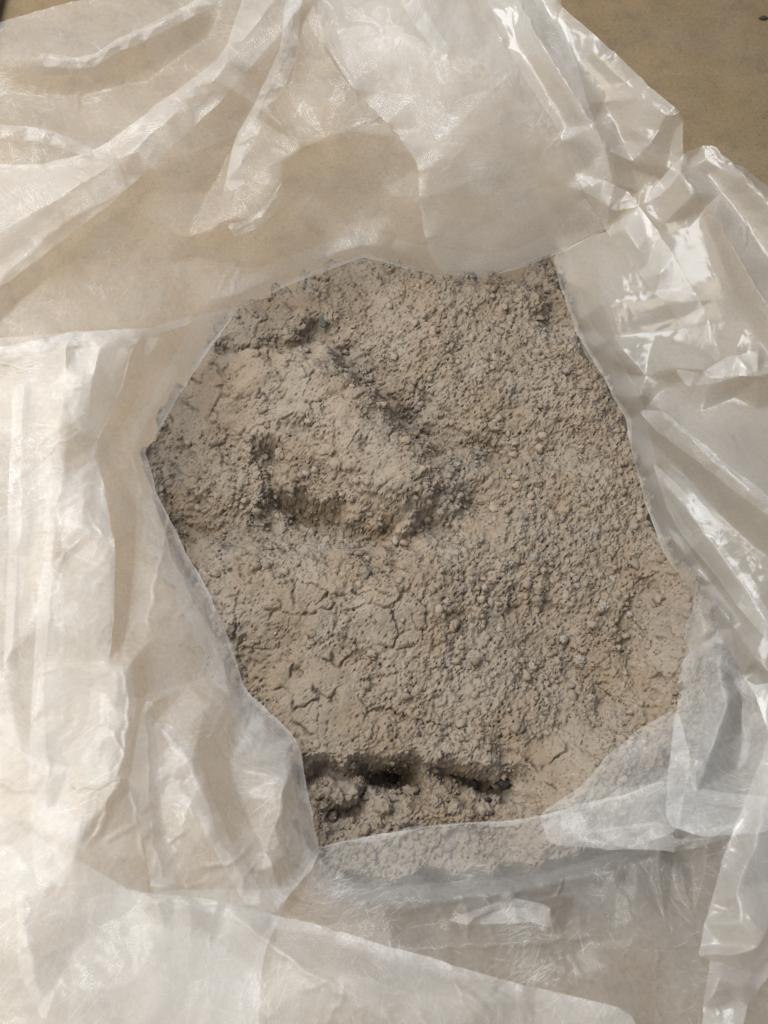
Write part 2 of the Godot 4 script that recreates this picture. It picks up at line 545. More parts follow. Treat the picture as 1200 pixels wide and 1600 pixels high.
func build_pieces():
	rng.seed = 5
	var clod := piece_mat(Color(0.29, 0.255, 0.216), 1.0)
	var tan_clod := piece_mat(Color(0.25, 0.202, 0.153), 1.0)
	var char_mat := piece_mat(Color(0.028, 0.026, 0.025), 0.75)
	var clods := [[833, 872, 11, 0], [745, 738, 8, 0], [795, 738, 7, 0], [943, 948, 13, 0], [960, 905, 9, 0], [880, 1000, 10, 0], [905, 1032, 15, 0], [842, 940, 9, 0], [900, 905, 8, 0], [932, 830, 8, 0], [690, 800, 9, 0], [715, 865, 8, 0], [985, 960, 8, 0], [925, 1090, 9, 0], [830, 1040, 8, 0], [905, 1110, 9, 0], [780, 985, 8, 0], [700, 940, 8, 0], [855, 820, 7, 0], [800, 880, 7, 0],
		[425, 738, 15, 1], [440, 710, 17, 1], [400, 1000, 8, 1], [455, 525, 13, 1], [425, 540, 10, 1], [530, 1245, 15, 1], [500, 1240, 12, 1], [560, 1222, 13, 1], [640, 1240, 16, 1], [600, 1262, 19, 1], [680, 1255, 14, 1], [710, 1262, 16, 1], [630, 1280, 15, 1], [545, 1288, 14, 1], [760, 1265, 11, 1], [520, 1275, 12, 1], [660, 1285, 12, 1], [575, 1245, 10, 1], [612, 1240, 9, 1], [695, 1240, 9, 1], [590, 1285, 10, 1], [735, 1270, 9, 1], [560, 1265, 9, 1], [505, 1260, 9, 1], [510, 1295, 9, 1]]
	var meshes := []
	for k in 6: meshes.append(chunk(300 + k, 0.8))
	var px := 0.00031
	for i in clods.size():
		var c: Array = clods[i]
		var p := ash_surface_at(c[0], c[1])
		var r: float = c[2] * px * 0.72
		var o := MeshInstance3D.new()
		o.name = "ash_clod" if i == 0 else "ash_clod_%03d" % i
		o.mesh = meshes[i % 6]
		o.material_override = clod if c[3] == 0 else tan_clod
		add_child(o)
		o.transform = Transform3D(Basis.from_euler(Vector3(rng.randf() * 0.5, rng.randf() * TAU, rng.randf() * 0.5)).scaled(Vector3(r, r * 0.8, r)), p + Vector3(0, r * 0.12, 0))
		var size := "large" if c[2] >= 13 else "middling" if c[2] >= 10 else "small"
		var spot := "on the smooth pressed ash by the clear film"
		if c[3] == 0:
			if c[0] > 920: spot = "close to the film where the ash lies pale and pressed"
			elif c[1] < 760: spot = "at the end of the groove behind the lump"
			elif c[0] < 730: spot = "between the lump and the cracked crust"
			elif c[1] > 980: spot = "in the loose crumbs between the ledge and the pressed face"
			else: spot = "in the middle of the loose crumbs"
			meta(o, "%s pale grey ash clod %s" % [size, spot], "ash clod", "pale clods on the ash")
		elif c[1] > 1150:
			if c[0] < 580: spot = "in the hollow beneath the ledge, by the film corner"
			elif c[0] < 690: spot = "in the hollow beneath the middle of the ledge"
			else: spot = "in the hollow beneath the ledge, by the charcoal"
			meta(o, "%s tan ash clod %s" % [size, spot], "ash clod", "tan clods beneath the ledge")
		else:
			if c[1] < 600: spot = "along the crack above the lump"
			elif c[1] < 800: spot = "in the notch of the lump"
			else: spot = "beside the cracked crust plates"
			meta(o, "%s tan ash clod %s" % [size, spot], "ash clod", "tan clods round the lump")
	var bits := [[505, 503, 9, 13, "dark green grey charcoal bit lying above the pushed up lump of ash"], [740, 1229, 9, 13, "upright black charcoal piece standing under the ash ledge"], [787, 1224, 12, 9, "black charcoal piece at the smooth tan ash face"], [612, 1217, 11, 8, "black charcoal piece deep in the gap under the ash ledge"], [762, 1250, 6, 4, "tiny black charcoal chip between two charcoal pieces"]]
	for i in bits.size():
		var b: Array = bits[i]
		var p := ash_surface_at(b[0], b[1])
		var o := MeshInstance3D.new()
		o.name = "charcoal_piece" if i == 0 else "charcoal_piece_%03d" % i
		o.mesh = chunk(400 + i, 0.35)
		o.material_override = char_mat if i > 0 else piece_mat(Color(0.07, 0.075, 0.06), 0.8)
		add_child(o)
		o.transform = Transform3D(Basis.from_euler(Vector3(0.2, rng.randf() * 0.5, 0.3)).scaled(Vector3(b[2] * px, b[2] * px * 0.8, b[3] * px)), p + Vector3(0, b[2] * px * 0.25, 0))
		meta(o, b[4], "charcoal", "charcoal pieces in the ash")

func lump(seed_: int, rough_: float, rings := 5, segs := 8) -> ArrayMesh:
	var n := noise(seed_, 0.9, FastNoiseLite.TYPE_SIMPLEX_SMOOTH, 2)
	var v := PackedVector3Array()
	var idx := PackedInt32Array()
	for r in rings + 1:
		var th := PI * r / rings
		for s in segs:
			var ph := TAU * s / segs
			var d := Vector3(sin(th) * cos(ph), cos(th), sin(th) * sin(ph))
			v.append(d * (1.0 + rough_ * n.get_noise_3dv(d * 1.3 + Vector3(seed_, 0, 0))))
	for r in rings:
		for s in segs:
			var a := r * segs + s
			var b := r * segs + (s + 1) % segs
			idx.append_array(PackedInt32Array([a, b, a + segs, b, b + segs, a + segs]))
	return mesh_of(v, idx)

func build_crumbs(root: Node3D, mat: Material):
	rng.seed = 77
	var den := noise(45, 40.0, FastNoiseLite.TYPE_SIMPLEX_SMOOTH, 3)
	for variant in 3:
		var mm := MultiMesh.new()
		mm.transform_format = MultiMesh.TRANSFORM_3D
		mm.use_colors = true
		mm.mesh = lump(40 + variant, 0.75)
		var tr := []
		var cl := []
		for n in 16000:
			var x := X0 + rng.randf() * NX * STEP
			var z := Z0 + rng.randf() * NZ * STEP
			var y := ash_height(x, z)
			if y < 0.03: continue
			var i := int((z - Z0) / STEP) * NX + int((x - X0) / STEP)
			var sf := ash_soft[clampi(i, 0, ash_soft.size() - 1)]
			if rng.randf() < sf * 1.15 or rng.randf() > 0.5 + 1.4 * den.get_noise_2d(x, z): continue
			var r := 0.00022 + 0.00035 * rng.randf() + 0.0022 * pow(rng.randf(), 14.0)
			var b := Basis.from_euler(Vector3(rng.randf() * 6, rng.randf() * 6, rng.randf() * 6)).scaled(Vector3(r, r * (0.6 + 0.5 * rng.randf()), r * (0.7 + 0.5 * rng.randf())))
			tr.append(Transform3D(b, Vector3(x, y + r * 0.05, z)))
			var k := 0.82 + 0.36 * rng.randf()
			var g := clampf(rng.randf() * 0.8 + 0.1, 0, 1)
			var c := Color(0.246, 0.192, 0.139).lerp(Color(0.268, 0.226, 0.181), g) * k
			if rng.randf() < 0.02 and r < 0.0005: c = Color(0.05, 0.045, 0.04)
			cl.append(c)
		mm.instance_count = tr.size()
		for n in tr.size():
			mm.set_instance_transform(n, tr[n])
			mm.set_instance_color(n, cl[n])
		var mi := MultiMeshInstance3D.new()
		mi.name = "crumbs"
		mi.multimesh = mm
		mi.material_override = mat
		mi.set_meta("kind", "stuff")
		root.add_child(mi, true)

# ---------------------------------------------------------------- bag
var film: StandardMaterial3D
var clear_film: StandardMaterial3D
var milky_film: StandardMaterial3D
var gloss_film: StandardMaterial3D
var open_loop: PackedVector2Array
var crease_a: FastNoiseLite
var crease_b: FastNoiseLite
var crease_c: FastNoiseLite

func make_film(haze: float, seed_: int) -> StandardMaterial3D:
	# hazy polythene: clear sheet, milky bloom, ash dust, and hair-fine white creases
	var S := 1024
	var im := Image.create(S, S, false, Image.FORMAT_RGBA8)
	var a := noise(51 + seed_, 0.008, FastNoiseLite.TYPE_SIMPLEX_SMOOTH, 4)
	var b := noise(52 + seed_, 0.06, FastNoiseLite.TYPE_SIMPLEX_SMOOTH, 3)
	var c := noise(53 + seed_, 0.4)
	var al := PackedFloat32Array()
	al.resize(S * S)
	for y in S:
		for x in S:
			al[y * S + x] = haze * (1.0 + 0.26 * a.get_noise_2d(x, y) + 0.16 * b.get_noise_2d(x, y) + 0.16 * c.get_noise_2d(x, y))
	rng.seed = 9 + seed_
	for bunch in 90:
		var o := Vector2(rng.randf() * S, rng.randf() * S)
		var dir := rng.randf() * TAU
		var wide := rng.randf_range(12, 60)
		for n in rng.randi_range(10, 90):
			var p := o + Vector2(rng.randfn(0, wide), rng.randfn(0, wide))
			var ang := dir + rng.randfn(0, 0.3)
			var bend := rng.randfn(0, 0.007)
			var power := 0.02 + 0.10 * pow(rng.randf(), 3.0)
			var steps := rng.randi_range(8, 55)
			for k in steps:
				p += Vector2(cos(ang), sin(ang))
				ang += bend + rng.randfn(0, 0.02)
				var f := power * sin(PI * k / steps)
				al[posmod(int(p.y), S) * S + posmod(int(p.x), S)] += f
				al[posmod(int(p.y) + 1, S) * S + posmod(int(p.x), S)] += f * 0.6
				al[posmod(int(p.y), S) * S + posmod(int(p.x) + 1, S)] += f * 0.6
	for y in S:
		for x in S:
			im.set_pixel(x, y, Color(1, 1, 1, clampf(al[y * S + x], 0.05, 0.95)))
	var m := StandardMaterial3D.new()
	m.albedo_color = Color(0.96, 0.96, 0.955)
	m.albedo_texture = ImageTexture.create_from_image(im)
	m.transparency = BaseMaterial3D.TRANSPARENCY_ALPHA
	m.cull_mode = BaseMaterial3D.CULL_DISABLED
	m.roughness = 0.45
	m.metallic_specular = 0.45
	m.clearcoat_enabled = true
	m.clearcoat = 1.0
	m.clearcoat_roughness = 0.075
	m.backlight_enabled = true
	m.backlight = Color(0.8, 0.8, 0.8)
	return m

func make_gloss(haze: float, rough_: float) -> StandardMaterial3D:
	# cleaner, shinier stretches of the same film
	var S := 512
	var im := Image.create(S, S, false, Image.FORMAT_RGB8)
	var b := noise(57, 0.03, FastNoiseLite.TYPE_SIMPLEX_SMOOTH, 4)
	var al := PackedFloat32Array()
	al.resize(S * S)
	for y in S:
		for x in S: al[y * S + x] = 0.45 + 0.22 * (1.0 - 2.0 * absf(b.get_noise_2d(x, y)))
	rng.seed = 31
	for bunch in 40:
		var o := Vector2(rng.randf() * S, rng.randf() * S)
		var dir := rng.randf() * TAU
		for n in rng.randi_range(6, 40):
			var p := o + Vector2(rng.randfn(0, 22), rng.randfn(0, 22))
			var ang := dir + rng.randfn(0, 0.3)
			var steps := rng.randi_range(10, 50)
			var f := rng.randf_range(0.03, 0.2)
			for k in steps:
				p += Vector2(cos(ang), sin(ang))
				ang += rng.randfn(0, 0.03)
				al[posmod(int(p.y), S) * S + posmod(int(p.x), S)] += f * sin(PI * k / steps)
	for y in S:
		for x in S:
			var g := clampf(al[y * S + x], 0, 1)
			im.set_pixel(x, y, Color(g, g, g))
	var m := StandardMaterial3D.new()
	m.albedo_color = Color(0.955, 0.952, 0.94, haze)
	m.transparency = BaseMaterial3D.TRANSPARENCY_ALPHA
	m.cull_mode = BaseMaterial3D.CULL_DISABLED
	m.roughness = rough_
	m.heightmap_enabled = true
	m.heightmap_texture = ImageTexture.create_from_image(im)
	m.heightmap_scale = 0.03
	return m

func base_height(p: Vector2) -> float:
	var d := seg_dist(p, open_loop).x
	if Geometry2D.is_point_in_polygon(p, OPEN): d = -d * 0.3
	var to := (p - Vector2(650, 860)).normalized()
	var k := 6.0 + 2.5 * maxf(-to.y, 0) - 1.2 * maxf(to.y, 0)
	return 10.5 + 1.0 * (1.0 - exp(-maxf(d, 0) / 22.0)) + k * (1.0 - exp(-maxf(d, 0) / 190.0)) + minf(d, 0) * 0.01

func sheet(called: String, parent: Node, outline: Array, creases: Array, lift: float, grain: float, crinkle := 1.0, pleats := [], mat: Material = null) -> MeshInstance3D:
	# outline and creases: x, y on the survey and the height in cm over the drape of the bag
	var pts := PackedVector2Array()
	var hs := PackedFloat32Array()
	var poly := PackedVector2Array()
	outline = rounded(outline, true)
	var loops := [outline + outline.slice(0, 3)]
	loops.append_array(creases)
	for li in loops.size():
		var l: Array = loops[li]
		for i in range(0, l.size() - 3, 3):
			var a := Vector2(l[i], l[i + 1])
			var b := Vector2(l[i + 3], l[i + 4])
			var n := maxi(1, int(a.distance_to(b) / 34.0))
			for k in n:
				var t := float(k) / n
				var p := a.lerp(b, t)
				add_point(pts, hs, p, lerpf(l[i + 2], l[i + 5], t), 6.0 if li > 0 else 0.0)
				if li == 0: poly.append(p)
		if li > 0:
			add_point(pts, hs, Vector2(l[l.size() - 3], l[l.size() - 2]), l[l.size() - 1], 6.0)
	for ring in Geometry2D.offset_polygon(poly, -20.0):
		for i in range(0, ring.size(), 2):
			var best := 1e9
			var h := 0.0
			for q in poly.size():
				var d := ring[i].distance_squared_to(pts[q])
				if d < best:
					best = d
					h = hs[q]
			add_point(pts, hs, ring[i], h, 14.0)
	var tri := Geometry2D.triangulate_delaunay(pts)
	var v := PackedVector3Array()
	for i in pts.size():
		v.append(at(pts[i].x, pts[i].y, base_height(pts[i]) + lift + hs[i] * 2.3))
	var idx := PackedInt32Array()
	for i in range(0, tri.size(), 3):
		var m := (pts[tri[i]] + pts[tri[i + 1]] + pts[tri[i + 2]]) / 3.0
		if Geometry2D.is_point_in_polygon(m, poly):
			var e1 := pts[tri[i + 1]] - pts[tri[i]]
			var e2 := pts[tri[i + 2]] - pts[tri[i]]
			if absf(e1.cross(e2)) < 8.0: continue
			if e1.cross(e2) > 0:
				idx.append_array(PackedInt32Array([tri[i], tri[i + 1], tri[i + 2]]))
			else:
				idx.append_array(PackedInt32Array([tri[i], tri[i + 2], tri[i + 1]]))
	for level in 4:
		var r := split(v, idx)
		v = r[0]
		idx = r[1]
		if level < 3: v = relax(v, idx, 0.38 if level < 2 else 0.3)
	trace_seed += 1
	rng.seed = 1000 + trace_seed
	pleats = pleats.duplicate()
	var box := Rect2(poly[0], Vector2.ZERO)
	for q in poly: box = box.expand(q)
	for n in int(box.get_area() / 9000.0):
		# small pinched creases, mostly running away from the mouth
		var p := box.position + Vector2(rng.randf() * box.size.x, rng.randf() * box.size.y)
		if not Geometry2D.is_point_in_polygon(p, poly): continue
		var ang := (p - Vector2(650, 860)).angle() + rng.randfn(0, 0.8)
		var one := [rng.randf_range(0.45, 1.3), rng.randf_range(0.2, 0.8)]
		for k in rng.randi_range(3, 6):
			one.append(p.x)
			one.append(p.y)
			p += Vector2.from_angle(ang) * rng.randf_range(10, 34)
			ang += rng.randfn(0, 0.35)
		pleats.append(one)
	pleat(v, pleats)
	return put(called, crinkled(v, idx, grain, crinkle), mat if mat else film, parent)

var trace_seed := 0

func rounded(l: Array, closed: bool) -> Array:
	# corners of a film edge eased, and a slight waver put along it
	var wv := noise(63, 0.03, FastNoiseLite.TYPE_SIMPLEX_SMOOTH, 3)
	var p := []
	for i in range(0, l.size(), 3): p.append(Vector3(l[i], l[i + 1], l[i + 2]))
	for pass_ in 2:
		var q := []
		var n := p.size()
		if not closed: q.append(p[0])
		for i in (n if closed else n - 1):
			var a: Vector3 = p[i]
			var b: Vector3 = p[(i + 1) % n]
			q.append(a.lerp(b, 0.12))
			q.append(a.lerp(b, 0.88))
		if not closed: q.append(p[n - 1])
		p = q
	var out := []
	for v in p:
		out.append(v.x + 4.0 * wv.get_noise_2d(v.x, v.y))
		out.append(v.y + 4.0 * wv.get_noise_2d(v.x + 700, v.y))
		out.append(v.z + 0.22 * wv.get_noise_2d(v.x, v.y + 900))
	return out

func project(v: Vector3) -> Vector2:
	var k := tan(deg_to_rad(FOV) / 2.0) / (PH / 2.0)
	var d := v - eye
	var f := d.dot(az)
	return Vector2(PW / 2 + d.dot(ax) / f / k, PH / 2 - d.dot(ay) / f / k)

func pleat(v: PackedVector3Array, pleats: Array):
	# pinched creases: narrow ridges along a line; each is [width mm, height mm, x, y, x, y ...]
	var wv := noise(81, 90.0)
	for p in pleats:
		var flat := PackedVector2Array()
		for i in range(2, p.size(), 2):
			var w := at(p[i], p[i + 1], 13.5)
			flat.append(Vector2(w.x, w.z))
		var box := Rect2(flat[0], Vector2.ZERO)
		for q in flat: box = box.expand(q)
		box = box.grow(0.012)
		var wide: float = p[0] * 0.001
		for i in v.size():
			var q := Vector2(v[i].x, v[i].z)
			# slide the point down its line of sight onto the level the crease was measured at
			var e := Vector2(eye.x, eye.z)
			q = e + (q - e) * ((eye.y - 0.135) / (eye.y - v[i].y))
			if not box.has_point(q): continue
			q += Vector2(wv.get_noise_2d(q.x, q.y), wv.get_noise_2d(q.x + 9, q.y)) * 0.0012
			var s := seg_dist(q, flat)
			if s.x > wide * 4.0: continue
			var k := smoothstep(0.0, 0.15, s.z) * (1.0 - smoothstep(0.8, 1.0, s.z))
			var t := s.x / wide
			v[i].y += p[1] * 0.001 * k * exp(-t * t)

func add_point(pts: PackedVector2Array, hs: PackedFloat32Array, p: Vector2, h: float, least: float):
	for q in pts:
		if q.distance_squared_to(p) < least * least: return
	pts.append(p)
	hs.append(h)

func split(v: PackedVector3Array, idx: PackedInt32Array) -> Array:
	var mid := {}
	var out := PackedInt32Array()
	out.resize(idx.size() * 4)
	var w := 0
	for i in range(0, idx.size(), 3):
		var m := [0, 0, 0]
		for e in 3:
			var a := idx[i + e]
			var b := idx[i + (e + 1) % 3]
			var key := mini(a, b) * 1000003 + maxi(a, b)
			if not mid.has(key):
				mid[key] = v.size()
				v.append((v[a] + v[b]) * 0.5)
			m[e] = mid[key]
		for t in [idx[i], m[0], m[2], m[0], idx[i + 1], m[1], m[2], m[1], idx[i + 2], m[0], m[1], m[2]]:
			out[w] = t
			w += 1
	return [v, out]

func relax(v: PackedVector3Array, idx: PackedInt32Array, f: float) -> PackedVector3Array:
	var sum := PackedVector3Array()
	var cnt := PackedInt32Array()
	sum.resize(v.size())
	cnt.resize(v.size())
	var used := {}
	for i in range(0, idx.size(), 3):
		for e in 3:
			var a := idx[i + e]
			var b := idx[i + (e + 1) % 3]
			var key := mini(a, b) * 1000003 + maxi(a, b)
			used[key] = used.get(key, 0) + 1
			sum[a] += v[b]
			cnt[a] += 1
	var rim := {}
	for key in used:
		if used[key] == 1:
			rim[key / 1000003] = true
			rim[key % 1000003] = true
	for i in v.size():
		if cnt[i] > 0 and not rim.has(i): v[i] = v[i].lerp(sum[i] / cnt[i], f)
	return v

func crinkled(v: PackedVector3Array, idx: PackedInt32Array, grain: float, amount: float) -> ArrayMesh:
	var uv := PackedVector2Array()
	uv.resize(v.size())
	var g := deg_to_rad(grain)
	var cg := cos(g)
	var sg := sin(g)
	for i in v.size():
		var p := v[i]
		var out := Vector2(p.x - 0.02, p.z - 0.01)
		out *= 1.0 + maxf(p.y - 0.10, 0.0) * 1.2 / maxf(out.length(), 0.03)
		var s := out.x * cg + out.y * sg
		var t := -out.x * sg + out.y * cg
		uv[i] = out * 4.0
		var wob := crease_c.get_noise_2d(p.x, p.z) * 0.012
		var r1 := 1.0 - 2.0 * absf(crease_a.get_noise_2d((s + wob) * 0.30, t + wob))
		var r2 := 1.0 - 2.0 * absf(crease_b.get_noise_2d(s * 0.45 + wob, t - wob))
		var m := clampf(0.55 + 0.9 * crease_c.get_noise_2d(p.x + 3, p.z), 0.1, 1.3)
		p.y += amount * m * (0.00040 * r1 + 0.00010 * r2)
		v[i] = p
	return mesh_of(v, idx, PackedColorArray(), uv)

func hem(called: String, parent: Node, line: Array, back: float, lift: float, grain: float):
	# the film doubled back under itself along a folded edge
	var path := []
	line = rounded(line, false)
	for i in range(0, line.size() - 3, 3):
		var a := Vector3(line[i], line[i + 1], line[i + 2])
		var b := Vector3(line[i + 3], line[i + 4], line[i + 5])
		var n := maxi(1, int(Vector2(a.x, a.y).distance_to(Vector2(b.x, b.y)) / 5.0))
		for k in n: path.append(a.lerp(b, float(k) / n))
	var wn := noise(61, 0.012)
	var v := PackedVector3Array()
	var idx := PackedInt32Array()
	var N := 10
	for i in path.size():
		var p := Vector2(path[i].x, path[i].y)
		var i0 := maxi(i - 8, 0)
		var i1 := mini(i + 8, path.size() - 1)
		var d := (Vector2(path[i1].x, path[i1].y) - Vector2(path[i0].x, path[i0].y)).normalized()
		var out := Vector2(-d.y, d.x)
		var ends := minf(1.0, minf(i, path.size() - 1 - i) / 14.0)
		var wide := back * (0.75 + 0.9 * wn.get_noise_1d(i * 5.0 + back)) * (0.15 + 0.85 * ends)
		for j in N:
			var t := float(j) / (N - 1)
			var q := p + out * (wide * t)
			v.append(at(q.x, q.y, lerpf(base_height(p), base_height(q), 1.0) + lift + path[i].z - 0.12 * minf(1.0, t * 3.0)))
	for i in path.size() - 1:
		for j in N - 1:
			var a := i * N + j
			idx.append_array(PackedInt32Array([a, a + 1, a + N, a + 1, a + N + 1, a + N]))
	put(called, crinkled(v, idx, grain, 0.7), film, parent)

func fold(bag: Node, poly: Array, ridge: Array, lift: float):
	var outline := []
	for i in range(0, poly.size(), 2): outline.append_array([poly[i], poly[i + 1], 0.0])
	var line := []
	for i in range(0, ridge.size(), 2): line.append_array([ridge[i], ridge[i + 1], 0.22])
	var a := Vector2(ridge[0], ridge[1])
	var b := Vector2(ridge[ridge.size() - 2], ridge[ridge.size() - 1])
	sheet("pleat_fold", bag, outline, [line], lift, rad_to_deg((b - a).angle()), 0.5, [[0.9, 0.9] + ridge], clear_film)

func build_bag():
	clear_film = make_film(0.21, 0)
	film = make_film(0.28, 10)
	milky_film = make_film(0.36, 20)
	gloss_film = make_gloss(0.19, 0.2)
	trace_seed = 0
	open_loop = OPEN.duplicate()
	open_loop.append(OPEN[0])
	crease_a = noise(71, 60.0)
	crease_b = noise(72, 170.0)
	crease_c = noise(73, 30.0, FastNoiseLite.TYPE_SIMPLEX_SMOOTH, 2)
	var bag := Node3D.new()
	bag.name = "plastic_bag"
	add_child(bag)
	meta(bag, "crumpled clear plastic bag standing open around the ash", "plastic bag")
	# the standing wall of the bag round the ash, from the floor to the drape
	var v := PackedVector3Array()
	var idx := PackedInt32Array()
	var ring := PackedVector2Array()
	var loop := ash_edge.duplicate()
	loop.append(loop[0])
	for i in loop.size() - 1:
		var n := maxi(1, int(loop[i].distance_to(loop[i + 1]) / 8.0))
		for k in n: ring.append(loop[i].lerp(loop[i + 1], float(k) / n))
	var mid := at(650, 860, 10)
	var levels := [[0.2, 0.98], [1.0, 1.045], [3.0, 1.09], [5.5, 1.10], [8.0, 1.085], [10.0, 1.05], [11.5, 1.03]]
	for l in levels:
		for p in ring:
			var w := at(p.x, p.y, 10)
			v.append(Vector3(mid.x + (w.x - mid.x) * l[1], l[0] * 0.01, mid.z + (w.z - mid.z) * l[1]))
	var R := ring.size()
	for j in levels.size() - 1:
		for i in R:
			var a := j * R + i
			var b := j * R + (i + 1) % R
			idx.append_array(PackedInt32Array([a, a + R, b, b, a + R, b + R]))
	put("side_wall", crinkled(v, idx, 90, 1.5), clear_film, bag)
	# back
	sheet("back_wall", bag,
		[-70, 40, 0.0, 0, 36, 0, 60, 16, 0.2, 130, 0, 0, 300, -60, 0, 490, -60, 0.3, 740, -60, 0, 860, -60, 0, 905, 120, 0, 960, 280, 0, 945, 362, -0.6, 870, 398, -0.4, 800, 422, -0.5, 745, 441, -0.6, 700, 438, -0.6, 650, 426, -0.4, 610, 411, -0.2, 570, 403, 0.2, 500, 426, 0.3, 430, 456, 0.3, 370, 482, 0.3, 220, 532, 0.5, 110, 541, 0.6, -70, 560, 0.6],
		[[-60, 95, 0.0, 70, 92, 0.5, 135, 98, 0.6, 200, 60, 0.5, 300, 15, 0.4, 350, -5, 0.2],
		 [-60, 200, 0.3, 70, 210, 0.45, 145, 237, 0.2], [-60, 150, -0.3, 90, 150, -0.4, 230, 130, -0.5, 330, 60, -0.4],
		 [-60, 260, 0.2, 60, 262, 0.4, 150, 260, 0.6, 215, 235, 0.8],
		 [150, 240, 0.3, 250, 165, 0.6, 350, 90, 0.7, 450, 20, 0.8, 480, -40, 0.6],
		 [-60, 480, 0.9, 20, 430, 0.9, 110, 350, 0.9, 200, 300, 0.8, 280, 250, 0.5, 350, 235, 0.2],
		 [-60, 545, 0.2, 0, 500, 0.2, 70, 430, 0.0, 140, 360, -0.1, 230, 290, 0.0],
		 [470, 40, 0.3, 450, 115, -0.2, 400, 180, -0.3, 355, 240, -0.4, 330, 300, -0.3],
		 [455, 60, 0.7, 430, 130, 0.3, 380, 210, 0.2, 365, 290, 0.1],
		 [405, 268, 0.3, 480, 232, 0.4, 580, 188, 0.3],
		 [365, 360, 0.1, 410, 345, 0.5, 440, 298, 0.5], [290, 378, 0.1, 360, 345, 0.4],
		 [495, 0, 0.6, 510, 90, 0.5, 560, 150, 0.4, 620, 210, 0.4, 665, 250, 0.3],
		 [530, 0, 0.1, 560, 80, 0.1, 640, 180, 0.0],
		 [655, 260, 0.2, 655, 320, 0.5, 665, 375, 0.5, 690, 420, 0.3], [600, 300, -0.5, 620, 370, -0.6], [735, 330, -0.5, 760, 390, -0.6],
		 [480, 300, -0.6, 540, 350, -0.5], [180, 420, -0.3, 300, 400, -0.4, 380, 420, -0.2],
		 [740, 0, 0.2, 800, 90, 0.5, 870, 200, 0.5, 900, 290, 0.2],
		 [680, 80, 0.4, 760, 100, 0.7, 800, 170, 0.5], [830, 260, -0.3, 850, 330, -0.2]], 0.0, 35, 1.0, [[1.6, 1.0, 90, 92, 135, 98, 200, 60, 300, 15, 350, -5], [1.4, 0.8, -60, 200, 70, 210, 145, 237, 170, 245], [1.3, 0.9, 390, 275, 480, 232, 580, 188, 610, 180], [2.0, 1.6, 350, 370, 410, 345, 440, 298, 450, 280], [2.5, 1.2, 655, 270, 660, 350, 690, 420, 720, 438], [1.5, 0.8, 490, 60, 560, 150, 660, 250], [1.2, 0.7, 445, 80, 430, 150, 380, 230, 370, 290], [1.0, 0.7, 465, 60, 450, 130, 400, 200], [1.2, 0.6, 270, 390, 330, 355, 360, 340], [0.9, 0.6, 560, 250, 570, 320, 560, 390], [0.8, 0.5, 610, 260, 615, 330, 640, 400], [0.9, 0.6, 720, 290, 715, 350, 735, 420], [0.8, 0.5, 770, 300, 780, 350, 775, 410], [0.9, 0.6, 820, 290, 840, 340, 835, 400], [0.8, 0.6, 500, 280, 470, 340, 480, 420], [0.9, 0.6, 430, 320, 380, 390, 330, 470], [1.0, 0.6, 300, 300, 240, 380, 150, 470], [0.8, 0.5, 330, 300, 290, 400, 260, 480], [0.9, 0.6, 120, 420, 200, 440, 330, 420], [0.8, 0.5, 60, 480, 160, 500, 300, 490]], clear_film)
	# back corner that stands up and shows its edge against the floor
	sheet("back_corner", bag,
		[740, -60, 0.2, 860, -60, 0.4, 870, 5, 0.4, 950, 72, 0.5, 1010, 128, 0.6, 1065, 175, 0.9, 1066, 245, 0.4, 1062, 272, 0.5, 1040, 300, 0.0, 1000, 320, 0.0, 960, 330, 0.0, 905, 292, 0.3, 870, 200, 0.4, 800, 90, 0.4],
		[[800, -30, 0.4, 850, 80, 1.0, 905, 165, 1.1, 945, 230, 0.9, 962, 290, 0.5], [830, -30, 0.1, 900, 100, 0.2, 960, 190, 0.1, 985, 262, 0.1],
		 [1060, 180, 0.9, 1020, 220, 0.7, 985, 255, 0.4], [930, 185, 0.1, 980, 200, 0.4, 1030, 205, 0.7], [1055, 200, 0.5, 1045, 240, 0.2]], 0.7, 60, 1.0, [[1.3, 1.6, 780, -50, 850, 80, 905, 165, 945, 230, 970, 300], [1.2, 1.0, 1070, 170, 1025, 215, 975, 262], [1.3, 1.5, 1064, 200, 1064, 240, 1062, 285]], gloss_film)
	sheet("shoulder_fold", bag,
		[890, 268, 0.3, 960, 288, 0.6, 985, 300, 0.4, 1040, 380, 0.4, 1100, 480, 0.5, 1128, 560, 0.3, 1118, 566, 0.1, 1010, 442, 0.1, 948, 362, 0.0],
		[[925, 290, 0.7, 1000, 390, 0.8, 1060, 470, 0.8, 1110, 540, 0.5]], 1.1, 55, 0.6, [], gloss_film)
